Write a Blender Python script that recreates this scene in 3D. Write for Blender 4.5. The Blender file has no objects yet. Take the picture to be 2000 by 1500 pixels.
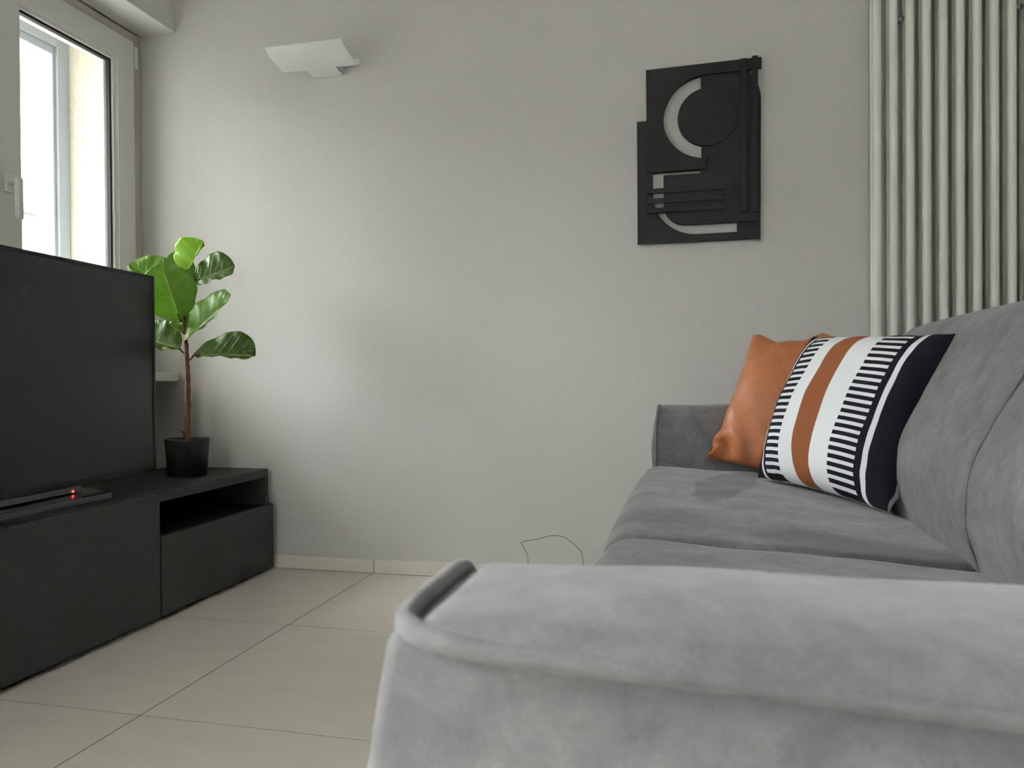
import bpy, bmesh, math, random
import numpy as np
from mathutils import Vector, Matrix, noise

S = bpy.context.scene
COL = S.collection
random.seed(7)

# ------------------------------------------------------------------ camera
F_PX = 1497.5
yaw, pitch, roll = (math.radians(a) for a in (-13.46, -0.505, -0.405))
CAM = Vector((0, 0, 0.704))
fwd = Vector((math.sin(yaw)*math.cos(pitch), math.cos(yaw)*math.cos(pitch), math.sin(pitch)))
right = Vector((math.cos(yaw), -math.sin(yaw), 0))
up = right.cross(fwd)
r2 = right*math.cos(roll) + up*math.sin(roll)
u2 = up*math.cos(roll) - right*math.sin(roll)
cd = bpy.data.cameras.new('camera')
cam = bpy.data.objects.new('camera', cd)
COL.objects.link(cam)
cam.matrix_world = Matrix(((r2.x, u2.x, -fwd.x, CAM.x), (r2.y, u2.y, -fwd.y, CAM.y), (r2.z, u2.z, -fwd.z, CAM.z), (0, 0, 0, 1)))
cd.sensor_width = 36
cd.lens = F_PX/2000*36
cd.clip_start = 0.01
cd.dof.use_dof = True
cd.dof.focus_distance = 2.2
cd.dof.aperture_fstop = 13
S.camera = cam

# ------------------------------------------------------------------ sky, exposure
S.view_settings.view_transform = 'Standard'
S.view_settings.look = 'None'
S.view_settings.gamma = 1
S.view_settings.use_curve_mapping = False
S.view_settings.exposure = 0.30
S.cycles.max_bounces = 6
S.cycles.diffuse_bounces = 4
S.cycles.glossy_bounces = 3
S.cycles.transmission_bounces = 3
S.cycles.adaptive_threshold = .025
S.cycles.adaptive_min_samples = 16
SKY = 76.0
w = bpy.data.worlds.new('overcast_sky')
S.world = w
w.use_nodes = True
nt = w.node_tree
nt.nodes.clear()
o_ = nt.nodes.new('ShaderNodeOutputWorld')
b_ = nt.nodes.new('ShaderNodeBackground')
tc = nt.nodes.new('ShaderNodeTexCoord')
sx = nt.nodes.new('ShaderNodeSeparateXYZ')
rp = nt.nodes.new('ShaderNodeValToRGB')
e = rp.color_ramp.elements                    # overcast: horizon a third of the zenith; ground below
e[0].position = 0.485
e[0].color = (.17, .165, .155, 1)
e[1].position = 0.505
e[1].color = (.34, .338, .342, 1)
e2 = e.new(1.0)
e2.color = (.98, .98, 1.0, 1)
mr = nt.nodes.new('ShaderNodeMapRange')
mr.inputs[1].default_value = -1
mr.inputs[2].default_value = 1
nt.links.new(tc.outputs['Generated'], sx.inputs[0])
nt.links.new(sx.outputs[2], mr.inputs[0])
nt.links.new(mr.outputs[0], rp.inputs[0])
nt.links.new(rp.outputs[0], b_.inputs[0])
b_.inputs[1].default_value = SKY
nt.links.new(b_.outputs[0], o_.inputs[0])


XL, XR, YB, YF, ZC = -2.09, 2.30, 2.577, -3.0, 2.70
WIN = (1.36, 2.577, 0.73, 2.035)          # window by the television: y0,y1,z0,z1
REAR_FILL = (-.14, 0.22, 0.8, 2.3)             # unseen rear window, added and sized for fill light: x0,x1,z0,z1
SIDE_FILL = (-1.55, 0.20, 0.90, 2.30)          # unseen second window near the camera, placed and sized for fill light


# ------------------------------------------------------------------ helpers
def srgb(r, g, b):
    f = lambda c: (c/255/12.92) if c/255 <= .04045 else ((c/255+.055)/1.055)**2.4
    return (f(r), f(g), f(b), 1)


class M:
    """small node-material builder"""
    def __init__(s, name, col=(.5, .5, .5, 1), rough=.5, spec=.5, metal=0):
        s.m = bpy.data.materials.new(name)
        s.m.use_nodes = True
        s.t = s.m.node_tree
        s.p = s.t.nodes['Principled BSDF']
        s.p.inputs['Base Color'].default_value = col
        s.p.inputs['Roughness'].default_value = rough
        s.p.inputs['Specular IOR Level'].default_value = spec
        s.p.inputs['Metallic'].default_value = metal
        s._c = None

    def n(s, typ, **kw):
        x = s.t.nodes.new(typ)
        for k, v in kw.items():
            setattr(x, k, v)
        return x

    def l(s, a, b):
        s.t.links.new(a, b)

    def co(s, scale=(1, 1, 1), kind='Object'):
        t = s.n('ShaderNodeTexCoord')
        mp = s.n('ShaderNodeMapping')
        mp.inputs['Scale'].default_value = scale
        s.l(t.outputs[kind], mp.inputs[0])
        return mp.outputs[0]

    def noise(s, scale, detail=4, rough=.55, vec=None, dist=0):
        x = s.n('ShaderNodeTexNoise')
        x.inputs['Scale'].default_value = scale
        x.inputs['Detail'].default_value = detail
        x.inputs['Roughness'].default_value = rough
        x.inputs['Distortion'].default_value = dist
        s.l(vec if vec is not None else s.co(), x.inputs['Vector'])
        return x.outputs['Fac']

    def ramp(s, fac, stops, interp='LINEAR'):
        x = s.n('ShaderNodeValToRGB')
        x.color_ramp.interpolation = interp
        e = x.color_ramp.elements
        while len(e) < len(stops):
            e.new(.5)
        for k, (p, c) in zip(e, stops):
            k.position = p
            k.color = c if len(c) == 4 else (*c, 1)
        s.l(fac, x.inputs[0])
        return x.outputs[0]

    def math(s, op, a, b=None, clamp=False):
        x = s.n('ShaderNodeMath', operation=op, use_clamp=clamp)
        for i, v in enumerate((a, b)):
            if v is None:
                continue
            if isinstance(v, (int, float)):
                x.inputs[i].default_value = v
            else:
                s.l(v, x.inputs[i])
        return x.outputs[0]

    def mix(s, fac, a, b, mode='MIX'):
        x = s.n('ShaderNodeMix', data_type='RGBA', blend_type=mode)
        for i, v in ((0, fac), (6, a), (7, b)):
            if isinstance(v, (int, float, tuple)):
                x.inputs[i].default_value = v
            else:
                s.l(v, x.inputs[i])
        return x.outputs[2]

    def color(s, c):
        s.l(c, s.p.inputs['Base Color'])
        return s

    def bump(s, h, strength=.2, dist=.001):
        b = s.n('ShaderNodeBump')
        b.inputs['Strength'].default_value = strength
        b.inputs['Distance'].default_value = dist
        s.l(h, b.inputs['Height'])
        if s.p.inputs['Normal'].links:
            s.l(s.p.inputs['Normal'].links[0].from_socket, b.inputs['Normal'])
        s.l(b.outputs[0], s.p.inputs['Normal'])
        return s


def link(name, me, mat=None, parent=None, smooth=False, **props):
    o = bpy.data.objects.new(name, me)
    COL.objects.link(o)
    if mat:
        if isinstance(mat, M):
            mat = mat.m
        if not len(me.materials):
            me.materials.append(mat)
    if parent:
        o.parent = parent
    if smooth:
        for p in me.polygons:
            p.use_smooth = True
    for k, v in props.items():
        o[k] = v
    return o


def empty(name, loc, rz=0, **props):
    o = bpy.data.objects.new(name, None)
    o.empty_display_size = .05
    o.location = loc
    o.rotation_euler = (0, 0, rz)
    COL.objects.link(o)
    for k, v in props.items():
        o[k] = v
    return o


def bm_box(bm, lo, hi):
    vs = [bm.verts.new((x, y, z)) for x in (lo[0], hi[0]) for y in (lo[1], hi[1]) for z in (lo[2], hi[2])]
    for f in ((0, 1, 3, 2), (4, 6, 7, 5), (0, 4, 5, 1), (2, 3, 7, 6), (0, 2, 6, 4), (1, 5, 7, 3)):
        bm.faces.new([vs[i] for i in f])


def boxes(name, lst, mat, parent=None, bevel=0, off=(0, 0, 0), seg=2, **props):
    bm = bmesh.new()
    for lo, hi in lst:
        bm_box(bm, [a-b for a, b in zip(lo, off)], [a-b for a, b in zip(hi, off)])
    if bevel:
        bmesh.ops.bevel(bm, geom=bm.edges[:], offset=bevel, segments=seg, affect='EDGES', profile=.5)
    bmesh.ops.recalc_face_normals(bm, faces=bm.faces)
    me = bpy.data.meshes.new(name)
    bm.to_mesh(me)
    bm.free()
    return link(name, me, mat, parent, **props)


def mesh_np(name, verts, faces, mat, parent=None, smooth=True, uv=None, **props):
    me = bpy.data.meshes.new(name)
    me.from_pydata([tuple(map(float, v)) for v in verts], [], faces)
    if uv is not None:
        l = me.uv_layers.new(name='UVMap')
        for lp in me.loops:
            l.data[lp.index].uv = uv[lp.vertex_index]
    bm = bmesh.new()
    bm.from_mesh(me)
    bmesh.ops.recalc_face_normals(bm, faces=bm.faces)
    bm.to_mesh(me)
    bm.free()
    return link(name, me, mat, parent, smooth, **props)


def tube_data(path, rad, n=8, closed=False):
    P = [Vector(p) for p in path]
    k = len(P)
    rad = rad if hasattr(rad, '__len__') else [rad]*k
    vs, fs = [], []
    prev = None
    for i, p in enumerate(P):
        a = P[i-1] if (i > 0 or closed) else p
        b = P[(i+1) % k] if (i < k-1 or closed) else p
        t = (b-a).normalized()
        if prev is None:
            nrm = t.orthogonal().normalized()
        else:
            nrm = (prev - t*prev.dot(t)).normalized()
        prev = nrm
        bi = t.cross(nrm)
        for j in range(n):
            an = 2*math.pi*j/n
            vs.append(p + (nrm*math.cos(an) + bi*math.sin(an))*rad[i])
    rings = k if closed else k-1
    for i in range(rings):
        i2 = (i+1) % k
        for j in range(n):
            j2 = (j+1) % n
            fs.append((i*n+j, i*n+j2, i2*n+j2, i2*n+j))
    if not closed:
        fs.append(tuple(range(n))[::-1])
        fs.append(tuple((k-1)*n+j for j in range(n)))
    return vs, fs


def tube(name, path, rad, mat, parent=None, n=8, closed=False, **props):
    v, f = tube_data(path, rad, n, closed)
    return mesh_np(name, v, f, mat, parent, **props)


def spline(pts, n=8, closed=False):
    """Catmull-Rom through the points"""
    P = [Vector(p) for p in pts]
    k = len(P)
    out = []
    for i in range(k if closed else k-1):
        p0 = P[i-1] if (i > 0 or closed) else P[0]
        p1, p2 = P[i], P[(i+1) % k]
        p3 = P[(i+2) % k] if (i+2 < k or closed) else P[-1]
        for j in range(n):
            t = j/n
            out.append(.5*((2*p1) + (p2-p0)*t + (2*p0-5*p1+4*p2-p3)*t*t + (3*p1-p0-3*p2+p3)*t**3))
    if not closed:
        out.append(P[-1])
    return out


def round_box(lo, hi, r, seg=24, fn=None, off=(0, 0, 0)):
    """rounded box as a dense cube-sphere style grid; fn(p array)->p array reshapes it"""
    lo, hi, off = np.array(lo, float), np.array(hi, float), np.array(off, float)
    r = np.array(r if hasattr(r, '__len__') else [r]*3, float)
    c, h = (lo+hi)/2, (hi-lo)/2
    n = [max(4, int(seg*hh/max(h)))+6 for hh in h]
    ax = []
    for i in range(3):
        e = r[i]/h[i]
        m = n[i]
        a = np.linspace(-1+e, 1-e, m)
        s_ = 1-np.cos(np.linspace(0, math.pi/2, 6))[::-1][:-1]
        q = np.linspace(0, 1, 6)[:-1]
        ax.append(np.concatenate([-1+e*q, a, (1-e*q)[::-1]]))
    idx, V, Fc = {}, [], []

    def vid(p):
        k = tuple(np.round(p, 7))
        if k not in idx:
            idx[k] = len(V)
            V.append(p)
        return idx[k]
    for d in range(3):
        a, b = (d+1) % 3, (d+2) % 3
        for sgn in (-1, 1):
            g = [[None]*len(ax[b]) for _ in ax[a]]
            for i, ua in enumerate(ax[a]):
                for j, ub in enumerate(ax[b]):
                    p = np.zeros(3)
                    p[d], p[a], p[b] = sgn, ua, ub
                    g[i][j] = vid(p)
            for i in range(len(ax[a])-1):
                for j in range(len(ax[b])-1):
                    q = (g[i][j], g[i+1][j], g[i+1][j+1], g[i][j+1])
                    Fc.append(q if sgn > 0 else q[::-1])
    V = np.array(V)*h
    inner = np.clip(V, -(h-r), h-r)
    dv = (V-inner)/r
    ln = np.linalg.norm(dv, axis=1)
    ln[ln == 0] = 1
    mx = np.max(np.abs(dv), axis=1)
    dv = dv/ln[:, None]*np.where(mx > 0, 1, 0)[:, None]
    V = inner + dv*r + c
    if fn is not None:
        V = fn(V)
    return V-off, Fc


# ------------------------------------------------------------------ materials
wallm = M('wallpaper', (.6, .59, .57, 1), .75, .25)
v = wallm.co((420, 420, 30))
f1 = wallm.noise(1, 3, .6, v)
f2 = wallm.noise(1, 3, .6, wallm.co((30, 30, 420)))
f3 = wallm.noise(2.2, 2, .5)
tot = wallm.math('ADD', wallm.math('MULTIPLY', f1, .5), wallm.math('MULTIPLY', f2, .35))
wallm.color(wallm.ramp(wallm.math('ADD', tot, wallm.math('MULTIPLY', f3, .18)), [(.2, (.60, .586, .568)), (.85, (.685, .668, .652))]))
wallm.bump(tot, .10, .0008)

plain = M('white_paint', (.72, .71, .69, 1), .6, .3)
plain.bump(plain.noise(300, 2), .05, .0005)
ceilm = M('ceiling_paint', (.80, .79, .77, 1), .8, .2)
ceilm.bump(ceilm.noise(250, 2), .05, .0005)

tilem = M('beige_porcelain', (.6, .57, .5, 1), .42, .4)
oi = tilem.n('ShaderNodeObjectInfo')
va = tilem.n('ShaderNodeVectorMath', operation='ADD')
geo = tilem.n('ShaderNodeNewGeometry')
tilem.l(geo.outputs['Position'], va.inputs[0])
tilem.l(oi.outputs['Random'], va.inputs[1])
mp = tilem.n('ShaderNodeMapping')
mp.inputs['Scale'].default_value = (3.0, 9.0, 3.0)
tilem.l(va.outputs[0], mp.inputs[0])
n1 = tilem.noise(1.3, 6, .6, mp.outputs[0], .8)
n2 = tilem.noise(180, 2, .5)
tilem.color(tilem.mix(.25, tilem.ramp(n1, [(.3, (.76, .725, .64)), (.7, (.85, .815, .735))]), tilem.ramp(n2, [(.3, (.71, .67, .585)), (.7, (.87, .83, .755))])))
tilem.l(tilem.ramp(n1, [(.3, (.34,)*3), (.7, (.48,)*3)]), tilem.p.inputs['Roughness'])
groutm = M('grout', (.12, .105, .085, 1), .95, .05)
groutm.bump(groutm.noise(400), .3, .0005)

pvc = M('cream_pvc', (.66, .655, .615, 1), .38, .4)
pvc.color(pvc.ramp(pvc.noise(3, 2), [(.3, (.78, .78, .745)), (.7, (.82, .82, .79))]))
pvc2 = M('cream_frame', (.60, .58, .50, 1), .45, .35)
pvc2.color(pvc2.ramp(pvc2.noise(3, 2), [(.3, (.58, .56, .485)), (.7, (.62, .60, .52))]))
rubber = M('black_rubber', (.01, .01, .012, 1), .6, .3)
rubber.bump(rubber.noise(300), .1, .0003)
alum = M('grey_aluminium', (.42, .46, .52, 1), .4, .5, .35)
alum.bump(alum.noise(1, 2, .5, alum.co((300, 300, 8))), .05, .0003)
stucco = M('cream_stucco', (.74, .70, .60, 1), .9, .1)
stucco.color(stucco.ramp(stucco.noise(90, 4), [(.3, (.68, .64, .54)), (.7, (.78, .75, .66))]))
stucco.bump(stucco.noise(140, 4), .6, .003)

glassm = bpy.data.materials.new('window_glass')
glassm.use_nodes = True
t = glassm.node_tree
t.nodes.clear()
o_ = t.nodes.new('ShaderNodeOutputMaterial')
mx = t.nodes.new('ShaderNodeMixShader')
tr = t.nodes.new('ShaderNodeBsdfTransparent')
tr.inputs[0].default_value = (.95, .97, .96, 1)
gl = t.nodes.new('ShaderNodeBsdfGlossy')
gl.inputs['Roughness'].default_value = 0.0
fr = t.nodes.new('ShaderNodeLayerWeight')       # Schlick reflectance, alike for both faces of the pane
pwn = t.nodes.new('ShaderNodeMath')
pwn.operation = 'POWER'
pwn.inputs[1].default_value = 5
mad = t.nodes.new('ShaderNodeMath')
mad.operation = 'MULTIPLY_ADD'
mad.inputs[1].default_value = .96
mad.inputs[2].default_value = .04
t.links.new(fr.outputs['Facing'], pwn.inputs[0])
t.links.new(pwn.outputs[0], mad.inputs[0])
t.links.new(mad.outputs[0], mx.inputs[0])
t.links.new(tr.outputs[0], mx.inputs[1])
t.links.new(gl.outputs[0], mx.inputs[2])
t.links.new(mx.outputs[0], o_.inputs[0])

cabm = M('dark_grey_laminate', (.04, .04, .042, 1), .55, .35)
g = cabm.noise(1, 5, .65, cabm.co((60, 14, 260)))
cabm.color(cabm.ramp(g, [(.3, (.036, .036, .037)), (.72, (.060, .060, .061))]))
cabm.bump(g, .15, .0004)
topm = M('black_brown_woodgrain', (.03, .028, .028, 1), .5, .4)
g = topm.noise(1, 5, .65, topm.co((120, 8, 120)))
topm.color(topm.ramp(g, [(.3, (.020, .018, .019)), (.75, (.046, .042, .044))]))
topm.bump(g, .2, .0004)
inside = M('cabinet_interior', (.018, .018, .02, 1), .7, .2)
inside.bump(inside.noise(200), .05, .0003)

screenm = M('dark_screen', (.012, .014, .018, 1), .32, .45)
screenm.bump(screenm.noise(900, 1), .04, .0002)
bezel = M('black_plastic', (.010, .010, .012, 1), .45, .4)
bezel.bump(bezel.noise(700, 1), .05, .0002)
brushed = M('brushed_grey_metal', (.20, .195, .20, 1), .45, .5, .7)
brushed.bump(brushed.noise(1, 3, .6, brushed.co((900, 8, 900))), .1, .0003)
gloss = M('gloss_black', (.008, .008, .009, 1), .12, .5)
gloss.bump(gloss.noise(20, 1), .01, .0002)
led = M('red_led', (.5, .02, .02, 1), .4)
led.p.inputs['Emission Color'].default_value = (1, .06, .05, 1)
led.p.inputs['Emission Strength'].default_value = 3
led.color(led.ramp(led.noise(50), [(0, (.5, .02, .02)), (1, (.6, .03, .03))]))

potm = M('black_pot', (.012, .012, .012, 1), .5, .4)
potm.bump(potm.noise(200), .05, .0004)
soil = M('soil', (.03, .02, .014, 1), .95, .1)
soil.color(soil.ramp(soil.noise(160), [(.3, (.012, .008, .006)), (.7, (.06, .04, .028))]))
soil.bump(soil.noise(120), .8, .004)
bark = M('brown_bark', (.12, .06, .04, 1), .8, .2)
bn = bark.noise(1, 5, .7, bark.co((160, 160, 60)))
bark.color(bark.ramp(bn, [(.3, (.07, .032, .022)), (.7, (.24, .12, .085))]))
bark.bump(bn, .6, .002)


def leaf_mat(name, dark, light, trans):
    m = M(name, dark, .38, .45)
    tcn = m.n('ShaderNodeTexCoord')
    s = m.n('ShaderNodeSeparateXYZ')
    m.l(tcn.outputs['UV'], s.inputs[0])
    a = m.math('ABSOLUTE', m.math('SUBTRACT', s.outputs[0], .5))       # 0 at the midrib, .5 at the edge
    rib = m.ramp(a, [(.012, (1, 1, 1)), (.03, (0, 0, 0))])
    ph = m.math('SUBTRACT', s.outputs[1], m.math('MULTIPLY', m.math('POWER', a, .8), .42))
    saw = m.math('ABSOLUTE', m.math('SUBTRACT', m.math('FRACT', m.math('MULTIPLY', ph, 7.0)), .5))
    vein = m.ramp(saw, [(.0, (.8,)*3), (.045, (0, 0, 0))])
    nz = m.noise(25, 4)
    base = m.ramp(nz, [(.3, dark), (.75, tuple(.6*d+.4*l for d, l in zip(dark, light)))])
    k = m.math('MAXIMUM', rib, vein)
    c = m.mix(k, base, light)
    m.color(c)
    m.bump(m.math('ADD', m.math('MULTIPLY', k, -1), m.math('MULTIPLY', saw, .8)), .5, .002)
    out = [n for n in m.t.nodes if n.type == 'OUTPUT_MATERIAL'][0]
    tl = m.n('ShaderNodeBsdfTranslucent')
    tlc = m.mix(.5, c, tuple(min(1, x*1.6) for x in light[:3])+(1,))
    m.l(tlc, tl.inputs[0])
    ms = m.n('ShaderNodeMixShader')
    ms.inputs[0].default_value = trans
    m.l(m.p.outputs[0], ms.inputs[1])
    m.l(tl.outputs[0], ms.inputs[2])
    m.l(ms.outputs[0], out.inputs[0])
    return m


leaf_bright = leaf_mat('young_leaf', (.22, .46, .010, 1), (.44, .68, .06, 1), .5)
leaf_mid = leaf_mat('green_leaf', (.095, .240, .012, 1), (.34, .50, .12, 1), .42)
leaf_dark = leaf_mat('dark_leaf', (.050, .120, .014, 1), (.24, .34, .10, 1), .30)


def suede(name, patches=()):
    """grey microfibre; patches = brushed nap marks: (x,y,rx,ry,angle,strength) in the sofa's own floor plan"""
    m = M(name, (.2, .2, .2, 1), .85, .2)
    big = m.noise(7, 4, .6, dist=.8)
    mid = m.noise(38, 5, .65, dist=.4)
    streak = m.noise(1, 4, .6, m.co((22, 60, 30)), .5)
    fine = m.noise(900, 2, .5)
    s = m.math('ADD', m.math('MULTIPLY', big, .38), m.math('ADD', m.math('MULTIPLY', mid, .34), m.math('ADD', m.math('MULTIPLY', streak, .10), m.math('MULTIPLY', fine, .18))))
    c = m.ramp(s, [(.39, (.136, .134, .139)), (.5, (.193, .190, .196)), (.61, (.262, .258, .265))])
    if patches:
        tcn = m.n('ShaderNodeTexCoord')
        sp = m.n('ShaderNodeSeparateXYZ')
        wob = m.n('ShaderNodeTexNoise')
        wob.inputs['Scale'].default_value = 9
        m.l(tcn.outputs['Object'], wob.inputs[0])
        vs = m.n('ShaderNodeVectorMath', operation='MULTIPLY_ADD')
        m.l(wob.outputs['Color'], vs.inputs[0])
        vs.inputs[1].default_value = (.06, .06, 0)
        m.l(tcn.outputs['Object'], vs.inputs[2])
        m.l(vs.outputs[0], sp.inputs[0])
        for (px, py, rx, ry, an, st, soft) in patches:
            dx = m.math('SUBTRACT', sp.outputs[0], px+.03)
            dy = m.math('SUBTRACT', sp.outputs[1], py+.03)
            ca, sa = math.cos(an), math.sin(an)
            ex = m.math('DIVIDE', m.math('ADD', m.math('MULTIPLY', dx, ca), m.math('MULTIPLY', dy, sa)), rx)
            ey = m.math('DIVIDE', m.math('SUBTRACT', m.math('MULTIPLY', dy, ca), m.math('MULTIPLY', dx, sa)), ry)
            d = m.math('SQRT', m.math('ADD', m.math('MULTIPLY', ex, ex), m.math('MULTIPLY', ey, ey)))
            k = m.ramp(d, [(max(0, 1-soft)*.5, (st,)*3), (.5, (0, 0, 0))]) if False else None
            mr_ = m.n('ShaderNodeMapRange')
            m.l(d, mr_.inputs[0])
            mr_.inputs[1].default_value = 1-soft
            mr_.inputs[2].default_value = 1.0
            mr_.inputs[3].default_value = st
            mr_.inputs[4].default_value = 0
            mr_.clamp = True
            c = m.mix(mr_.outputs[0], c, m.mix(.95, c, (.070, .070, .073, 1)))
    m.color(c)
    m.p.inputs['Sheen Weight'].default_value = .28
    m.p.inputs['Sheen Roughness'].default_value = .45
    m.p.inputs['Sheen Tint'].default_value = (.85, .85, .88, 1)
    m.bump(fine, .25, .0006)
    m.bump(mid, .18, .003)
    return m


# ------------------------------------------------------------------ room shell
GAP = .0032


def build_floor():
    fl = boxes('floor', [((XL-.1, YF-.1, -.12), (XR+.1, YB+.1, -.0010))], groutm, kind='structure')
    xs = [-1.1365+.6*k for k in range(-2, 7)]
    ys = [YB-.6*k for k in range(0, 11)]
    cache = {}
    for i in range(len(xs)-1):
        for j in range(len(ys)-1):
            x0, x1 = max(xs[i], XL), min(xs[i+1], XR)
            y0, y1 = max(ys[j+1], YF), ys[j]
            if x1-x0 < .02 or y1-y0 < .02:
                continue
            key = (round(x1-x0, 4), round(y1-y0, 4))
            if key not in cache:
                o = boxes('tile', [((-key[0]/2+GAP/2, -key[1]/2+GAP/2, -.012), (key[0]/2-GAP/2, key[1]/2-GAP/2, 0))], tilem, fl)
                cache[key] = o.data
            else:
                o = link('tile', cache[key], None, fl)
            o.location = ((x0+x1)/2, (y0+y1)/2, 0)


build_floor()
boxes('ceiling', [((XL-.4, YF-.3, ZC), (XR+.2, YB+.2, ZC+.15))], ceilm, kind='structure')
boxes('wall_back', [((XL-.1, YB, -.1), (XR+.2, YB+.2, ZC))], wallm, kind='structure')
boxes('wall_right', [((XR, YF, -.1), (XR+.15, YB, ZC))], wallm, kind='structure')
y0, y1, z0, z1 = WIN
d0, d1, e0, e1 = SIDE_FILL
XO = -2.50
boxes('wall_left', [((XO, YF, -.1), (XL, d0, ZC)), ((XO, d0, e1), (XL, d1, ZC)), ((XO, d0, -.1), (XL, d1, e0)),
                    ((XO, d1, -.1), (XL, y0, ZC)), ((XO, y0, -.1), (XL, YB, z0-.02)), ((XO, y0, z1+.10), (XL, YB, ZC))],
      wallm, kind='structure')
# stucco outside the glass: jambs and lintel of the outer reveal
boxes('trim_1', [((XO, 2.482, z0-.02), (-2.175, YB, z1+.10)), ((XO, y0, z0-.02), (-2.175, y0+.07, z1+.10)),
                 ((XO, y0+.07, z1), (-2.175, 2.482, z1+.10))],
      stucco, kind='structure')
stonem = M('grey_stone', (.12, .118, .112, 1), .7, .3)
stonem.color(stonem.ramp(stonem.noise(40, 4), [(.3, (.09, .088, .083)), (.7, (.15, .147, .14))]))
boxes('trim_3', [((XO-.05, y0+.071, z0-.06), (-2.176, 2.481, z0-.021))], stonem, bevel=.004, kind='structure')   # stone sill outside
rx0, rx1, rz0, rz1 = REAR_FILL
boxes('wall_front', [((XL-.2, YF-.2, -.1), (rx0, YF, ZC)), ((rx1, YF-.2, -.1), (XR+.15, YF, ZC)), ((rx0, YF-.2, -.1), (rx1, YF, rz0)), ((rx0, YF-.2, rz1), (rx1, YF, ZC))],
      wallm, kind='structure')
# shutter box above the window
boxes('trim_2', [((XL, 1.0, 2.035), (-1.935, YB-.0005, ZC-.001))], plain, bevel=.002, kind='structure')
# ground outside
gm = M('outside_ground', (.35, .34, .31, 1), .9)
gm.color(gm.ramp(gm.noise(.6), [(.3, (.10, .098, .09)), (.7, (.14, .137, .13))]))


# the pale house across the street, seen blown-out through the window
fm = M('grey_render', (.62, .60, .55, 1), .9)
fm.color(fm.ramp(fm.noise(2.0), [(.3, (.12, .118, .11)), (.7, (.15, .147, .14))]))
redm = M('red_flowers', (.30, .06, .06, 1), .9)
redm.color(redm.ramp(redm.noise(8), [(.3, (.26, .05, .05)), (.7, (.36, .09, .08))]))
house = empty('building', (-15.5, 8, -3), label='overexposed house seen through the window', category='building')
boxes('wall', [((-1.5, -36, 0), (1.5, 22, 7.3))], fm, house)
boxes('cornice', [((-1.7, -36.1, 7.3), (1.7, 22.1, 7.5))], fm, house, bevel=.05)
for wy in (-7.6, -3.8, 0, 3.8, 7.6):
    boxes('window', [((1.5, wy-.5, 3.3), (1.53, wy+.5, 4.8))], fm, house, bevel=.005)
    boxes('flower_box', [((1.5, wy-.5, 3.1), (1.75, wy+.5, 3.28))], redm, house, bevel=.01)
wing = boxes('sky_block_wing', [((-13.5, -9.6, -3), (-2.6, -5.0, 8.4)), ((-13.5, -9.8, 8.4), (-2.6, -4.8, 8.6))], fm, label='unseen wing added outside to block oblique skylight', category='building')  # added out of view to keep oblique sky off the back wall
boxes('trim_4', [((-3.65, 0.75, 2.30), (-2.5, 4.2, 2.46))], stucco, bevel=.01, kind='structure')   # balcony slab added above the window to cut high skylight
boxes('wall_upper', [((XO, YF-.2, ZC+.16), (XR+.15, YB+.4, 9.0))], fm, kind='structure')   # unseen upper floors, added to shade the street and facade
boxes('street', [((-60, -60, -3.2), (-2.6, 60, -3.0))], gm, kind='structure')


# skirting tiles along the back wall
sk = empty('baseboard_back', (0, YB, 0), kind='structure')
skm = None
for k in range(-2, 6):
    a, b = max(-1.132+.6*k, XL), min(-1.132+.6*(k+1), XR)
    if b-a < .03:
        continue
    boxes('tile', [((a+.0012, -.010, .0012), (b-.0012, -.0004, .050))], tilem, sk, bevel=.0015, seg=2)
boxes('grout_line', [((XL, -.007, 0), (XR, -.0006, .047))], groutm, sk)
sealm = M('white_sealant', (.72, .71, .67, 1), .6)
sealm.bump(sealm.noise(200), .1, .0003)
boxes('sealant', [((XL, -.009, .0502), (XR, -.0002, .0528))], sealm, sk, bevel=.0008, seg=1)

# ------------------------------------------------------------------ window by the television
wn = empty('window_1', (XL, 1.97, z0), kind='structure')
wo = (XL, 1.97, z0)


def ring(y0, y1, z0, z1, wy, wz, x0, x1):
    """four mitre-less bars around a rectangle"""
    return [((x0, y0, z0), (x1, y0+wy, z1)), ((x0, y1-wy, z0), (x1, y1, z1)),
            ((x0, y0+wy, z0), (x1, y1-wy, z0+wz)), ((x0, y0+wy, z1-wz), (x1, y1-wy, z1))]


def mitre_ring(name, y0, y1, z0, z1, w_, x0, x1, mat, parent, off, bev=.003):
    """picture-frame profile with mitred corners"""
    outr = [(y0, z0), (y1, z0), (y1, z1), (y0, z1)]
    inr = [(y0+w_, z0+w_), (y1-w_, z0+w_), (y1-w_, z1-w_), (y0+w_, z1-w_)]
    V = [(x-off[0], a-off[1], b-off[2]) for (pts, x) in ((outr, x0), (inr, x0), (outr, x1), (inr, x1)) for a, b in pts]
    Fc = []
    for i in range(4):
        j = (i+1) % 4
        Fc += [(i, j, 4+j, 4+i), (8+i, 12+i, 12+j, 8+j), (i, 8+i, 8+j, j), (4+i, 4+j, 12+j, 12+i)]
    me = bpy.data.meshes.new(name)
    me.from_pydata(V, [], Fc)
    bm = bmesh.new()
    bm.from_mesh(me)
    bmesh.ops.recalc_face_normals(bm, faces=bm.faces)
    bmesh.ops.bevel(bm, geom=bm.edges[:], offset=bev, segments=2, affect='EDGES')
    bm.to_mesh(me)
    bm.free()
    return link(name, me, mat, parent)


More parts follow.
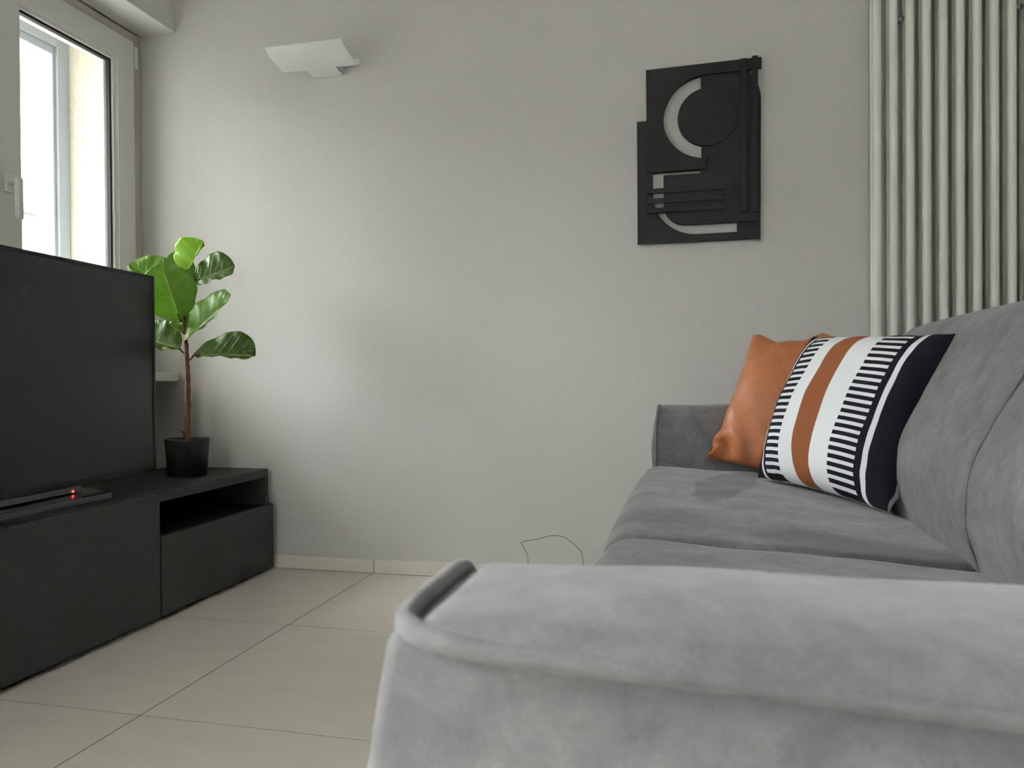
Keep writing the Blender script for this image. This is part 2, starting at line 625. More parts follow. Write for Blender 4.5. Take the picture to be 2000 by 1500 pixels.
mitre_ring('frame', y0+.001, YB-.001, z0+.001, z1-.001, .050, -2.17, XL-.004, pvc2, wn, wo)
ymid = 1.945
for (a, b, hs) in ((ymid-.025, 2.527, 0), (y0+.048, ymid-.028, 1)):
    sash = mitre_ring('sash', a, b, z0+.048, z1-.040, .092, -2.155, XL+.010, pvc, wn, wo, .004)
    g0, g1, h0, h1 = a+.092, b-.092, z0+.14, z1-.132
    boxes('glazing_bead', ring(g0-.001, g1+.001, h0-.001, h1+.001, .012, .012, -2.110, XL+.001), pvc, sash, off=wo, bevel=.002)
    boxes('gasket', ring(g0+.010, g1-.010, h0+.010, h1-.010, .009, .009, -2.113, -2.098), rubber, sash, off=wo)
    boxes('outer_bead', ring(g0-.001, g1+.001, h0-.001, h1+.001, .014, .014, -2.150, -2.128), pvc, sash, off=wo, bevel=.002)
    boxes('glass_pane', [((-2.124, g0+.004, h0+.004), (-2.116, g1-.004, h1-.004))], glassm, sash, off=wo)
    if hs == 0:
        hy = 1.964
        boxes('handle', [((XL+.010, hy-.016, 1.290), (XL+.020, hy+.016, 1.355)), ((XL+.018, hy-.009, 1.315), (XL+.052, hy+.009, 1.333)),
                         ((XL+.042, hy-.011, 1.205), (XL+.060, hy+.011, 1.335))], pvc, sash, off=wo, bevel=.005, seg=3)
for hz in (1.93, .86):
    boxes('hinge_cover', [((XL-.003, 2.528, hz-.035), (XL+.016, 2.541, hz+.05))], pvc, wn, off=wo, bevel=.004)
# rail of the outer aluminium frame, set in the stucco reveal
of = boxes('outer_frame', ring(y0+.07, 2.482, z0-.02, 2.012, .055, .05, -2.375, -2.335), alum, wn, off=wo, bevel=.003)
boxes('outer_rail', ring(y0+.125, 2.427, z0+.03, 1.962, .012, .03, -2.362, -2.347), alum, wn, off=wo, bevel=.002)
# window board
boxes('window_sill', [((XL-.002, 1.15, .697), (-1.932, YB-.001, .732))], pvc, wn, off=wo, bevel=.006, seg=3)

# added side and rear windows out of view, letting in fill light
for nm, rr in (('side_fill_window', SIDE_FILL),):
    dr = empty(nm, (XL, (rr[0]+rr[1])/2, rr[2]), kind='structure')
    do = (XL, (rr[0]+rr[1])/2, rr[2])
    mitre_ring('frame', rr[0]+.001, rr[1]-.001, rr[2]+.001, rr[3]-.001, .06, -2.17, XL-.004, pvc2, dr, do)
    boxes('mullion', [((-2.16, do[1]-.05, rr[2]+.06), (XL, do[1]+.05, rr[3]-.06))], pvc, dr, off=do, bevel=.003)
    boxes('glass_pane', [((-2.124, rr[0]+.05, rr[2]+.05), (-2.118, do[1]-.04, rr[3]-.05))], glassm, dr, off=do)
    boxes('glass_pane', [((-2.124, do[1]+.04, rr[2]+.05), (-2.118, rr[1]-.05, rr[3]-.05))], glassm, dr, off=do)
rw = empty('rear_fill_window', ((rx0+rx1)/2, YF, rz0), kind='structure')
ro = ((rx0+rx1)/2, YF, rz0)
boxes('frame', [((rx0, YF-.12, rz0), (rx0+.06, YF-.02, rz1)), ((rx1-.06, YF-.12, rz0), (rx1, YF-.02, rz1)), ((rx0+.06, YF-.12, rz0), (rx1-.06, YF-.02, rz0+.06)), ((rx0+.06, YF-.12, rz1-.06), (rx1-.06, YF-.02, rz1))], pvc, rw, off=ro, bevel=.003)
boxes('glass_pane', [((rx0+.05, YF-.075, rz0+.05), (rx1-.05, YF-.068, rz1-.05))], glassm, rw, off=ro)


# ------------------------------------------------------------------ television cabinet
CX0, CX1 = -1.93, -1.53
cy = [.715, 1.318, 1.922, 2.530]
co = (-1.73, 1.62, 0)
cab = empty('tv_cabinet', co, label='long low dark grey television cabinet with handleless fronts and open niche', category='cabinet')
boxes('top_panel', [((CX0, cy[0], .345), (CX1, cy[3], .375))], topm, cab, off=co, bevel=.0012, seg=1)
boxes('side_panel', [((CX0, cy[3]-.018, .012), (CX1, cy[3], .345))], cabm, cab, off=co, bevel=.0008, seg=1)
boxes('side_panel', [((CX0, cy[0], .012), (CX1, cy[0]+.018, .345))], cabm, cab, off=co, bevel=.0008, seg=1)
for yy in cy[1:3]:
    boxes('divider', [((CX0, yy-.016, .028), (CX1, yy+.016, .345))], cabm, cab, off=co)
boxes('bottom_panel', [((CX0, cy[0]+.018, .012), (CX1, cy[3]-.018, .028))], cabm, cab, off=co)
boxes('back_panel', [((CX0, cy[0]+.018, .028), (CX0+.006, cy[3]-.018, .345))], inside, cab, off=co)
boxes('shelf', [((CX0+.006, cy[2]+.016, .228), (CX1-.004, cy[3]-.018, .244))], inside, cab, off=co)
boxes('plinth', [((CX0+.03, cy[0]+.03, 0), (CX1-.03, cy[3]-.03, .012))], inside, cab, off=co)
for i in range(2):
    boxes('door', [((CX1+.001, cy[i]+.002, .016), (CX1+.019, cy[i+1]-.0025, .372 if i else .372))], cabm, cab, off=co, bevel=.0010, seg=1)
boxes('drawer_front', [((CX1+.001, cy[2]+.0025, .016), (CX1+.019, cy[3]+.001, .2475))], cabm, cab, off=co, bevel=.0010, seg=1)

# ------------------------------------------------------------------ television
tvd = math.atan2(.075, .997)
to = (-1.6566, 1.568, .375)
tv = empty('television', to, tvd, label='large flat dark television switched off with a red standby light', category='television')
# local: y along the screen, x toward the room
H0, H1, hw = .036, .663, .5775
boxes('back_shell', [((-.040, -hw, H0), (-.004, hw, H1))], bezel, tv, bevel=.004)
boxes('rear_housing', [((-.075, -.40, H0+.02), (-.040, .40, .40))], bezel, tv, bevel=.012, seg=3)
boxes('screen', [((-.004, -hw+.010, H0+.018), (-.0012, hw-.010, H1-.010))], screenm, tv)
boxes('bezel', [((-.004, -hw, H0), (.0015, -hw+.010, H1)), ((-.004, hw-.010, H0), (.0015, hw, H1)),
                ((-.004, -hw+.010, H1-.010), (.0015, hw-.010, H1)), ((-.004, -hw+.010, H0), (.0015, hw-.010, H0+.018))], bezel, tv, bevel=.0008, seg=1)
st = boxes('logo_bar', [((-.030, -.24, .018), (-.001, .240, H0-.0005))], brushed, tv, bevel=.002)
tv2 = mesh_np('standby_light', *tube_data([(-.001, .205, .0225), (.0012, .205, .0225)], .0035, 12), led, tv, smooth=False)
boxes('stand_neck', [((-.06, -.10, .0158), (-.012, .10, H0+.03))], bezel, tv, bevel=.003)
# tray-like foot, trapezoid in plan
def prism_xy(name, pts, za, zb, mat, parent, bev=0):
    n = len(pts)
    V = [(x, y, za) for x, y in pts]+[(x, y, zb) for x, y in pts]
    Fc = [tuple(range(n))[::-1], tuple(range(n, 2*n))]+[(i, (i+1) % n, n+(i+1) % n, n+i) for i in range(n)]
    me = bpy.data.meshes.new(name)
    me.from_pydata(V, [], Fc)
    bm = bmesh.new()
    bm.from_mesh(me)
    bmesh.ops.recalc_face_normals(bm, faces=bm.faces)
    if bev:
        bmesh.ops.bevel(bm, geom=bm.edges[:], offset=bev, segments=1, affect='EDGES')
    bm.to_mesh(me)
    bm.free()
    return link(name, me, mat, parent)


ca, sa = math.cos(-tvd), math.sin(-tvd)
def tvl(x, y):
    dx, dy = x-to[0], y-to[1]
    return (dx*ca-dy*sa, dx*sa+dy*ca)
foot = prism_xy('stand_foot', [tvl(-1.590, 1.18), tvl(-1.590, 1.822), tvl(-1.735, 1.895), tvl(-1.775, 1.895), tvl(-1.775, 1.10), tvl(-1.735, 1.10)], 0.0, .0148, brushed, tv, .0005)
prism_xy('glossy_top', [tvl(-1.592, 1.185), tvl(-1.592, 1.820), tvl(-1.735, 1.892), tvl(-1.735, 1.104)], .0149, .0156, gloss, foot)

# ------------------------------------------------------------------ potted fiddle-leaf plant
po = (-1.703, 2.305, .375)
plant = empty('potted_plant', po, math.radians(13.46), label='green fiddle leaf fig in a black pot at the cabinet end', category='plant')


def lathe(name, prof, mat, parent, n=40, **kw):
    V, Fc = [], []
    for r, z in prof:
        for j in range(n):
            a = 2*math.pi*j/n
            V.append((r*math.cos(a), r*math.sin(a), z))
    for i in range(len(prof)-1):
        for j in range(n):
            j2 = (j+1) % n
            Fc.append((i*n+j, i*n+j2, (i+1)*n+j2, (i+1)*n+j))
    return mesh_np(name, V, Fc, mat, parent, **kw)


pot = lathe('pot', [(0, .0), (.060, .0), (.0635, .003), (.0715, .118), (.0725, .124), (.0715, .1265), (.0690, .1262), (.0680, .118), (.066, .100), (0, .100)], potm, plant)
pot.data.polygons.foreach_set('use_smooth', [True]*len(pot.data.polygons))
lathe('soil', [(0, .112), (.03, .113), (.06, .110), (.0672, .106)], soil, plant)
stem_pts = spline([(.002, 0, .10), (.000, 0, .16), (.003, 0, .24), (.004, 0, .32), (.002, 0, .38), (.000, 0, .44), (-.004, .002, .50), (-.008, .004, .56), (-.006, .01, .62), (-.003, .01, .66)], 6)
nr = len(stem_pts)
stem = tube('trunk', stem_pts, [.0105-.0055*i/nr+.0009*math.sin(i*1.7) for i in range(nr)], bark, plant, 12)
tube('twig_stub', [(-.004, 0, .132), (-.012, -.002, .146), (-.016, -.003, .153)], [.006, .004, .002], bark, stem, 8)


def leaf(base, tip, N, half, fold, mat, node, bend=.0, wave=.006, seed=0, pw=(.75, .42), tipcurl=0, lo=1.0, hi=1.0):
    """obovate blade, folded upward along the midrib by `fold` degrees towards N"""
    B, T, N = Vector(base), Vector(tip), Vector(N)
    A = T-B
    Lg = A.length
    A.normalize()
    N = (N-A*N.dot(A)).normalized()
    Sd = A.cross(N)
    th = math.radians(fold)
    ns, ntt = 26, 12
    V, UV, Fc = [], [], []
    pk = (pw[0]/(pw[0]+pw[1]))**pw[0]*(pw[1]/(pw[0]+pw[1]))**pw[1]
    rnd = random.Random(seed)
    ph = rnd.random()*6
    for i in range(ns+1):
        s = .5-.5*math.cos(math.pi*i/ns)
        ww = half*(max(s, 1e-4)**pw[0]*max(1-s, 1e-4)**pw[1])/pk
        ww = max(ww, half*.03)
        mid = B + A*(Lg*s) - N*bend*(4*s*(1-s)) + N*tipcurl*max(0, s-.75)**2*16
        for j in range(-ntt, ntt+1):
            tt = j/ntt
            a = abs(tt)
            # blade opens outward: fold angle relaxes toward the edge
            ang = th*(1-.35*a)
            w_ = ww*a*(lo if tt < 0 else hi)
            p = mid + (Sd*math.copysign(math.cos(ang), tt) + N*math.sin(ang))*w_
            wv = wave*a*a*math.sin(9*s+ph+(2 if tt > 0 else 0)) + wave*.6*a*math.sin(23*s+ph*2)
            nrm = (N*math.cos(ang) - Sd*math.copysign(math.sin(ang), tt))
            rib = .0022*math.cos((s-.42*a**.8)*7*2*math.pi)*min(1, a*3)*(1-.5*a)
            V.append(p+nrm*(wv+rib))
            UV.append((.5+tt/2, s))
    wd = 2*ntt+1
    for i in range(ns):
        for j in range(wd-1):
            Fc.append((i*wd+j, i*wd+j+1, (i+1)*wd+j+1, (i+1)*wd+j))
    o = mesh_np('leaf', V, Fc, mat, plant, uv=UV)
    so = o.modifiers.new('thickness', 'SOLIDIFY')
    so.thickness = .0008
    Nd = Vector(node)
    md = (Nd+B)/2 + Vector((0, 0, -.004))
    tube('petiole', spline([Nd, md, B, B+A*.02], 4), [.0034]*8+[.0030]*5, bark, o, 7)
    return o


leaf((-.030, .012, .625), (-.2035, .02, .730), (.20, -.80, .55), .084, 25, leaf_mid, (-.006, .01, .60), seed=1, pw=(.6, .5), lo=.45)
leaf((-.016, .045, .640), (-.050, .060, .778), (0, -1, .2), .050, 15, leaf_mid, (-.004, .01, .63), seed=2)
leaf((.004, -.012, .690), (.071, -.02, .800), (-.35, -.90, .25), .088, 22, leaf_bright, (-.003, .01, .655), seed=3, pw=(.55, .5), hi=.10)
leaf((.022, .02, .668), (.162, .02, .720), (-.20, -.85, .45), .082, 18, leaf_dark, (-.004, .01, .64), seed=4, pw=(.6, .5), hi=.50)
leaf((-.014, -.016, .535), (-.060, -.050, .718), (.10, -1, .18), .094, 22, leaf_mid, (-.008, .004, .53), seed=5, pw=(.55, .48))
leaf((.003, -.016, .462), (.172, -.02, .612), (-.50, -.75, .42), .086, 25, leaf_mid, (.000, 0, .445), seed=6, pw=(.5, .45), tipcurl=.012, hi=.22)
leaf((.028, .0, .414), (.240, -.01, .408), (.02, -.80, .60), .090, 25, leaf_dark, (.003, 0, .392), seed=7, pw=(.7, .45), hi=.14)
leaf((-.022, .0, .434), (-.175, .012, .480), (.25, -.80, .5), .085, 25, leaf_dark, (.000, 0, .418), seed=8, pw=(.55, .45), lo=.3)
leaf((-.012, -.004, .492), (-.036, -.006, .548), (0, -1, .2), .024, 20, leaf_mid, (-.004, 0, .49), seed=9)

# ------------------------------------------------------------------ wall lamp
lampm = M('white_lacquer', (.86, .89, .88, 1), .45, .35)
lampm.bump(lampm.noise(150), .04, .0004)
lo_ = (-1.30, YB, 1.805)
lamp = empty('wall_lamp', lo_, label='white curved sheet wall lamp, unlit, above the television corner', category='lamp')


def sheet(name, x0, x1, prof, th, parent, nx=1):
    P = spline([(0, a, b) for a, b in prof], 8)
    V, Fc = [], []
    n = len(P)
    for x in (x0, x1):
        for i, p in enumerate(P):
            a = P[max(i-1, 0)]
            b = P[min(i+1, n-1)]
            t_ = (b-a).normalized()
            nn = Vector((0, -t_.z, t_.y))
            if nn.z < 0:
                nn = -nn
            V.append((x, p.y, p.z))
            V.append((x, p.y+nn.y*th, p.z+nn.z*th))
    m = 2*n
    for i in range(n-1):
        a, b = 2*i, 2*i+2
        Fc += [(a, b, m+b, m+a), (a+1, m+a+1, m+b+1, b+1), (a, a+1, b+1, b), (m+a, m+b, m+b+1, m+a+1)]
    Fc += [(0, m, m+1, 1), (2*n-2, 2*n-1, m+2*n-1, m+2*n-2)]
    return mesh_np(name, V, Fc, lampm, parent, smooth=False)


sheet('diffuser', -.140, .147, [(-.194, .040), (-.168, .0255), (-.12, .0125), (-.067, .003)], .003, lamp)
sheet('lower_tab', -.055, .064, [(-.0672, .003), (-.04, .0005), (-.004, -.001)], .003, lamp)
boxes('wall_plate', [((-.13, -.010, .030), (.130, -.0005, .050))], lampm, lamp, bevel=.001)
boxes('lamp_box', [((-.054, -.060, .006), (.063, -.0005, .034))], lampm, lamp, bevel=.001)

# ------------------------------------------------------------------ relief wall art
artm = M('black_stained_wood', (.014, .013, .015, 1), .6, .3)
g = artm.noise(1, 5, .65, artm.co((12, 60, 260)))
artm.color(artm.ramp(g, [(.3, (.010, .010, .012)), (.72, (.026, .024, .027))]))
artm.bump(g, .25, .0004)
ao = (-.183, YB, 1.1394)
art = empty('wall_art', ao, label='black layered geometric wooden relief hanging on the grey wall', category='wall art')


def arc(cx, cz, r, a0, a1, n=28, rz=None):
    rz = r if rz is None else rz
    return [(cx+r*math.cos(math.radians(a0+(a1-a0)*i/n)), cz+rz*math.sin(math.radians(a0+(a1-a0)*i/n))) for i in range(n+1)]


def plate(name, outlines, y_front, thick, parent=None):
    """flat board cut to outline (further outlines are holes), lying parallel to the wall"""
    cu = bpy.data.curves.new(name, 'CURVE')
    cu.dimensions = '2D'
    cu.fill_mode = 'BOTH'
    cu.extrude = thick/2-.0004
    cu.bevel_depth = .0004
    cu.bevel_resolution = 0
    for pts in outlines:
        sp = cu.splines.new('POLY')
        sp.points.add(len(pts)-1)
        for p_, (a, b) in zip(sp.points, pts):
            p_.co = (a, b, 0, 1)
        sp.use_cyclic_u = True
    tmp = bpy.data.objects.new(name+'_curve', cu)
    COL.objects.link(tmp)
    me = bpy.data.meshes.new_from_object(tmp.evaluated_get(bpy.context.evaluated_depsgraph_get()))
    bpy.data.objects.remove(tmp)
    bpy.data.curves.remove(cu)
    # curve plane (x,y) -> board plane (x,z), depth along y
    me.transform(Matrix(((1, 0, 0, 0), (0, 0, -1, y_front+thick/2), (0, 1, 0, 0), (0, 0, 0, 1))))
    me.name = name
    return link(name, me, artm, parent or art)


crescent = [(.205, .532)] + arc(.222, .3995, .137, 98, 262, 40, .1335) + [(.205, .267)]
crescent += [(.205, .309)] + arc(.224, .3985, .093, 258, 102, 30, .0925) + [(.205, .490)]
jcut = [(.050, .230), (.202, .230), (.202, .220), (.085, .220), (.085, .128)] + arc(.153, .124, .068, 180, 270, 16, .069) + [(.315, .055), (.315, .025)] + arc(.190, .160, .140, 270, 184, 18, .136)
base_out = [(0, 0), (.386, 0), (.389, .440)] + arc(.289, .440, .100, 0, 76, 18, .121) + [(.309, .566), (.031, .566), (.031, .402), (0, .402)]
T = .007
plate('backboard', [base_out, crescent, jcut], -.017, T)
up_out = [(.031, .566), (.391, .572), (.391, .538), (.205, .5335)] + arc(.222, .3995, .137, 97, 263, 40, .1335) + [(.205, .267), (.217, .267), (.217, .231), (.031, .231)]
plate('upper_board', [up_out], -.0250, .0078)
plate('lower_board', [[(.085, .219), (.324, .219), (.324, .300), (.376, .300), (.376, .056), (.153, .055)] + arc(.153, .124, .068, 268, 182, 16, .069)], -.0225, .0053)
plate('disc', [arc(.224, .3985, .0925, 0, 354, 59)], -.0245, .0073)
for zb in (.161, .129, .098):
    plate('slat', [[(.032, zb), (.275, zb), (.275, zb+.0155), (.032, zb+.0155)]], -.0300, .0073)
plate('upright_bar', [[(.327, .086), (.3445, .086), (.3445, .570), (.327, .570)]], -.0330, .0078)
plate('upright_bar', [[(.360, .085), (.3775, .085), (.3795, .575), (.362, .575)]], -.0330, .0078)
for hx, hz in ((.10, .545), (.30, .545), (.02, .01), (.34, .01)):
    boxes('spacer', [((hx, -.011, hz), (hx+.02, -.0005, hz+.016))], artm, art)

# ------------------------------------------------------------------ tubular radiator
radm = M('ivory_enamel', (.90, .90, .84, 1), .25, .5)
radm.bump(radm.noise(12, 2), .02, .0006)
ra = (.77, YB, 0)
rad = empty('radiator', ra, label='tall ivory tubular radiator on the wall behind the sofa', category='radiator')
RZ0, RZ1 = .16, 1.885
rows = (-.078, -.042)
PITCH = .0449
xs_r = [.5331-.77+PITCH*k for k in range(12)]
cache = {}
for k, x in enumerate(xs_r):
    for ri, yy in enumerate(rows):
        if 't' not in cache:
            prof = [(0, RZ0), (.0125, RZ0+.01), (.0125, RZ1-.02), (.0125, RZ1-.01), (0, RZ1)]
            o = lathe('tube', prof, radm, rad, 20)
            cache['t'] = o.data
        else:
            o = link('tube', cache['t'], None, rad)
        o.location = (x, yy, 0)
    for zz in (RZ0, RZ1):
        if ('h', zz) not in cache:
            o = boxes('header', [((-.0223, -.094, zz-.028), (.0223, -.026, zz+.028))], radm, rad, bevel=.018, seg=4)
            for p in o.data.polygons:
                p.use_smooth = True
            cache[('h', zz)] = o.data
        else:
            o = link('header', cache[('h', zz)], None, rad)
        o.location = (x, 0, 0)
tube('end_plug', [(xs_r[0]-.036, -.060, RZ1), (xs_r[0]-.018, -.060, RZ1)], .017, radm, rad, 16)
chrome = M('chrome', (.6, .62, .6, 1), .25, .5, 1)
chrome.bump(chrome.noise(40), .02, .0003)
for zz in (1.770, .42):
    for xx in ((xs_r[1]+xs_r[2])/2, (xs_r[8]+xs_r[9])/2):
        br = tube('wall_bracket', [(xx, -.0005, zz), (xx, -.058, zz)], .007, chrome, rad, 12)
        tube('clamp', [(xx-.012, -.056, zz), (xx+.012, -.056, zz)], .008, chrome, br, 12)

# ------------------------------------------------------------------ sofa
so = (.30, 1.27, 0)
sofa = empty('sofa', so, label='grey suede two-seat sofa with piped square arms facing the television', category='sofa')
sd_plain = suede('grey_suede')
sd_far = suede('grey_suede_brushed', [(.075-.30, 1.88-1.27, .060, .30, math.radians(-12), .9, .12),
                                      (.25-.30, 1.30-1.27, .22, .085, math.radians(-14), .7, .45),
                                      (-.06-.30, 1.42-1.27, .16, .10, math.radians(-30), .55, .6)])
sd_arm = suede('grey_suede_arm')
welt = suede('grey_suede_piping')
AZ = .6205


def nz(V, scale, amp, seed):
    return np.array([noise.noise(Vector((p[0]*scale+seed, p[1]*scale, p[2]*scale)))*amp for p in V])


def arm(ya, yb, outer, seed):
    """ya<yb; outer = -1 when the outer side faces -y"""
    x0, x1 = -.108, .735

    def fn(V):
        V = V.copy()
        # soft sides: bellied outer and front panels
        z = np.clip((V[:, 2]-.1)/.5, 0, 1)
        belly = .010*np.sin(z*math.pi)
        V[:, 0] -= np.where(V[:, 0] < x0+.05, .015*np.sin(np.clip((AZ-.004-V[:, 2])/.26, 0, 1)*math.pi), 0)
        V[:, 1] += np.where(np.abs(V[:, 1]-(ya if outer < 0 else yb)) < .03, outer*belly*.8, 0)
        V += nz(V, 9, .0025, seed)[:, None]*np.array([.5, .7, .3])
        return V
    v_, f_ = round_box((x0, ya+(.003 if outer < 0 else 0), .085), (x1, yb-(0 if outer < 0 else .003), AZ-.006), .0075, 46, fn, so)
    a = mesh_np('arm', v_, f_, sd_arm, sofa)

    def fn2(V):
        V = V.copy()
        s_ = np.clip((V[:, 0]-x0)/.25, 0, 1)
        q = (V[:, 1]-(ya+yb)/2)/((yb-ya)/2)
        c_ = np.clip(1-np.abs(q)**2.5, 0, 1)
        V[:, 2] += np.where(V[:, 2] > AZ-.008, .003*c_*s_, 0)
        out = np.clip(q*outer, 0, 1)**2
        V[:, 2] -= out*.009*np.clip((V[:, 0]-x0)/.35, 0, 1)          # the outer edge sags away from the front
        V[:, 1] -= outer*out*.0065*(1-np.clip((V[:, 0]-x0-.01)/.09, 0, 1))   # tucked in behind the piping at the front
        V[:, 2] += nz(V, 14, .0018, seed+5)
        return V
    lo = (x0+.0105, ya+(-.0045 if outer < 0 else .002), AZ-.016)
    hi = (x1-.01, yb-(.002 if outer < 0 else -.0045), AZ)
    v_, f_ = round_box(lo, hi, (.009, .009, .0078), 60, fn2, so)
    mesh_np('arm_pad', v_, f_, sd_arm, a)
    yo, yi = (ya, yb) if outer < 0 else (yb, ya)
    s = -outer
    rp = .0042
    zt = AZ-.004
    path = [(x0+.001, yi+s*.001, zt-.30), (x0-.003, yi+s*.001, zt-.10), (x0+.002, yi+s*.000, zt-.014), (x0+.004, yi-s*.004, zt-.004), (x0+.003, yi-s*.014, zt+.0005), (x0+.003, (yi+yo)/2, zt+.0005), (x0+.003, yo+s*.022, zt),
            (x0+.007, yo+s*.006, zt-.001), (x0+.022, yo-s*.0015, zt-.003), (x0+.05, yo-s*.0015, zt-.006), (x0+.12, yo-s*.001, zt-.009), (x0+.3, yo-s*.001, zt-.015), (x1-.02, yo-s*.001, zt-.016)]
    tube('piping', [Vector(p)-Vector(so) for p in spline(path, 7)], rp, welt, a, 10)
    return a


arm(.252, .347, -1, 1.0)
arm(2.225, 2.320, 1, 4.0)

YM = 1.232


def seat(ya, yb, mat, seed):
    def fn(V):
        V = V.copy()
        cy_ = (ya+yb)/2
        hy = (yb-ya)/2
        u_ = np.clip(1-np.abs((V[:, 1]-cy_)/hy)**3, 0, 1)
        w_ = np.clip((V[:, 0]+.15)/.57, 0, 1)
        topw = np.clip((V[:, 2]-.36)/.08, 0, 1)
        V[:, 2] += topw*(.010*u_*np.sin(np.clip(w_, 0, 1)*math.pi)**.7)
        V[:, 2] -= topw*.030*w_
        fr = np.clip((.02-V[:, 0])/.1, 0, 1)
        V[:, 0] -= fr*.012*u_*np.sin(np.clip((V[:, 2]-.28)/.18, 0, 1)*math.pi)
        V[:, 2] += topw*nz(V, 11, .0035, seed)
        return V
    v_, f_ = round_box((-.152, ya, .275), (.445, yb, .452), (.058, .022, .058), 60, fn, so)
    return mesh_np('seat_cushion', v_, f_, mat, sofa)


seat(.349, YM-.001, sd_plain, 2.0)
seat(YM+.001, 2.223, sd_far, 8.0)

PROF = [(.410, .405), (.388, .450), (.380, .505), (.390, .575), (.416, .632), (.447, .690), (.478, .745), (.508, .793), (.540, .820), (.585, .830), (.640, .822), (.690, .790), (.715, .72), (.715, .60), (.700, .45), (.62, .40), (.50, .395)]


def back(ya, yb, seed, ra_, rb_, belly):
    P = [Vector((x, 0, z)) for x, z in PROF]
    C = spline(P, 5, True)
    n = len(C)
    cen = Vector((.57, 0, .62))
    ys = []
    ny = 64
    for i in range(ny+1):
        t_ = i/ny
        ys.append(ya+(yb-ya)*(t_ + .0*t_))
    # dense near both ends
    ys = sorted(set([ya+(yb-ya)*.5*(1-math.cos(math.pi*i/ny)) for i in range(ny+1)]))
    V, Fc = [], []
    for y in ys:
        def ins(dist, r):
            return 0 if dist >= r else r*(1-math.sqrt(max(0, 1-(1-dist/r)**2)))
        e = ins(y-ya, ra_) + ins(yb-y, rb_)
        mid = 1-abs((y-(ya+yb)/2)/((yb-ya)/2))**2.2
        for p in C:
            d = p-cen
            dl = d.length
            q = cen + d*((dl-e)/dl)
            front = max(0, min(1, (.56-p.x)/.12))
            low = max(0, 1-abs(p.z-.56)/.16)
            q.x -= front*mid*belly*(.022*low+.012)
            q.z += mid*.006*max(0, (p.z-.75)/.08)
            w_ = noise.noise(Vector((q.x*6+seed, y*5, q.z*9)))*.006 + noise.noise(Vector((q.x*16+seed, y*14+q.z*8, q.z*16)))*.0025
            q.x += w_*front
            V.append((q.x-so[0], y-so[1], q.z-so[2]))
    for i in range(len(ys)-1):
        for j in range(n):
            j2 = (j+1) % n
            Fc.append((i*n+j, i*n+j2, (i+1)*n+j2, (i+1)*n+j))
    Fc.append(tuple(range(n)))
    Fc.append(tuple((len(ys)-1)*n+j for j in range(n))[::-1])
    b = mesh_np('back_cushion', V, Fc, sd_plain, sofa)
    return b


back(.352, YM-.0005, 3.0, .06, .012, 1.0)
bc = back(YM+.0005, 2.205, 6.0, .012, .07, .15)
seamc = [Vector((x-.002-so[0], YM-.004-so[1], z-so[2])) for x, z in PROF[:10]]
tube('seam_piping', spline(seamc, 5), .0028, welt, bc, 8)
# base, back frame and feet
boxes('base', [((-.085, .347, .09), (.72, 2.225, .272))], sd_plain, sofa, off=so, bevel=.012, seg=3)
boxes('back_frame', [((.716, .347, .20), (.76, 2.225, .70))], sd_plain, sofa, off=so, bevel=.015, seg=3)
footm = M('dark_wood_foot', (.03, .022, .018, 1), .5)
footm.color(footm.ramp(footm.noise(40), [(.3, (.02, .015, .012)), (.7, (.045, .034, .028))]))
for fx in (-.05, .66):
    for fy in (.30, 2.272):
        boxes('foot', [((fx-.025, fy-.025, 0), (fx+.025, fy+.025, .088))], footm, sofa, off=so, bevel=.004)


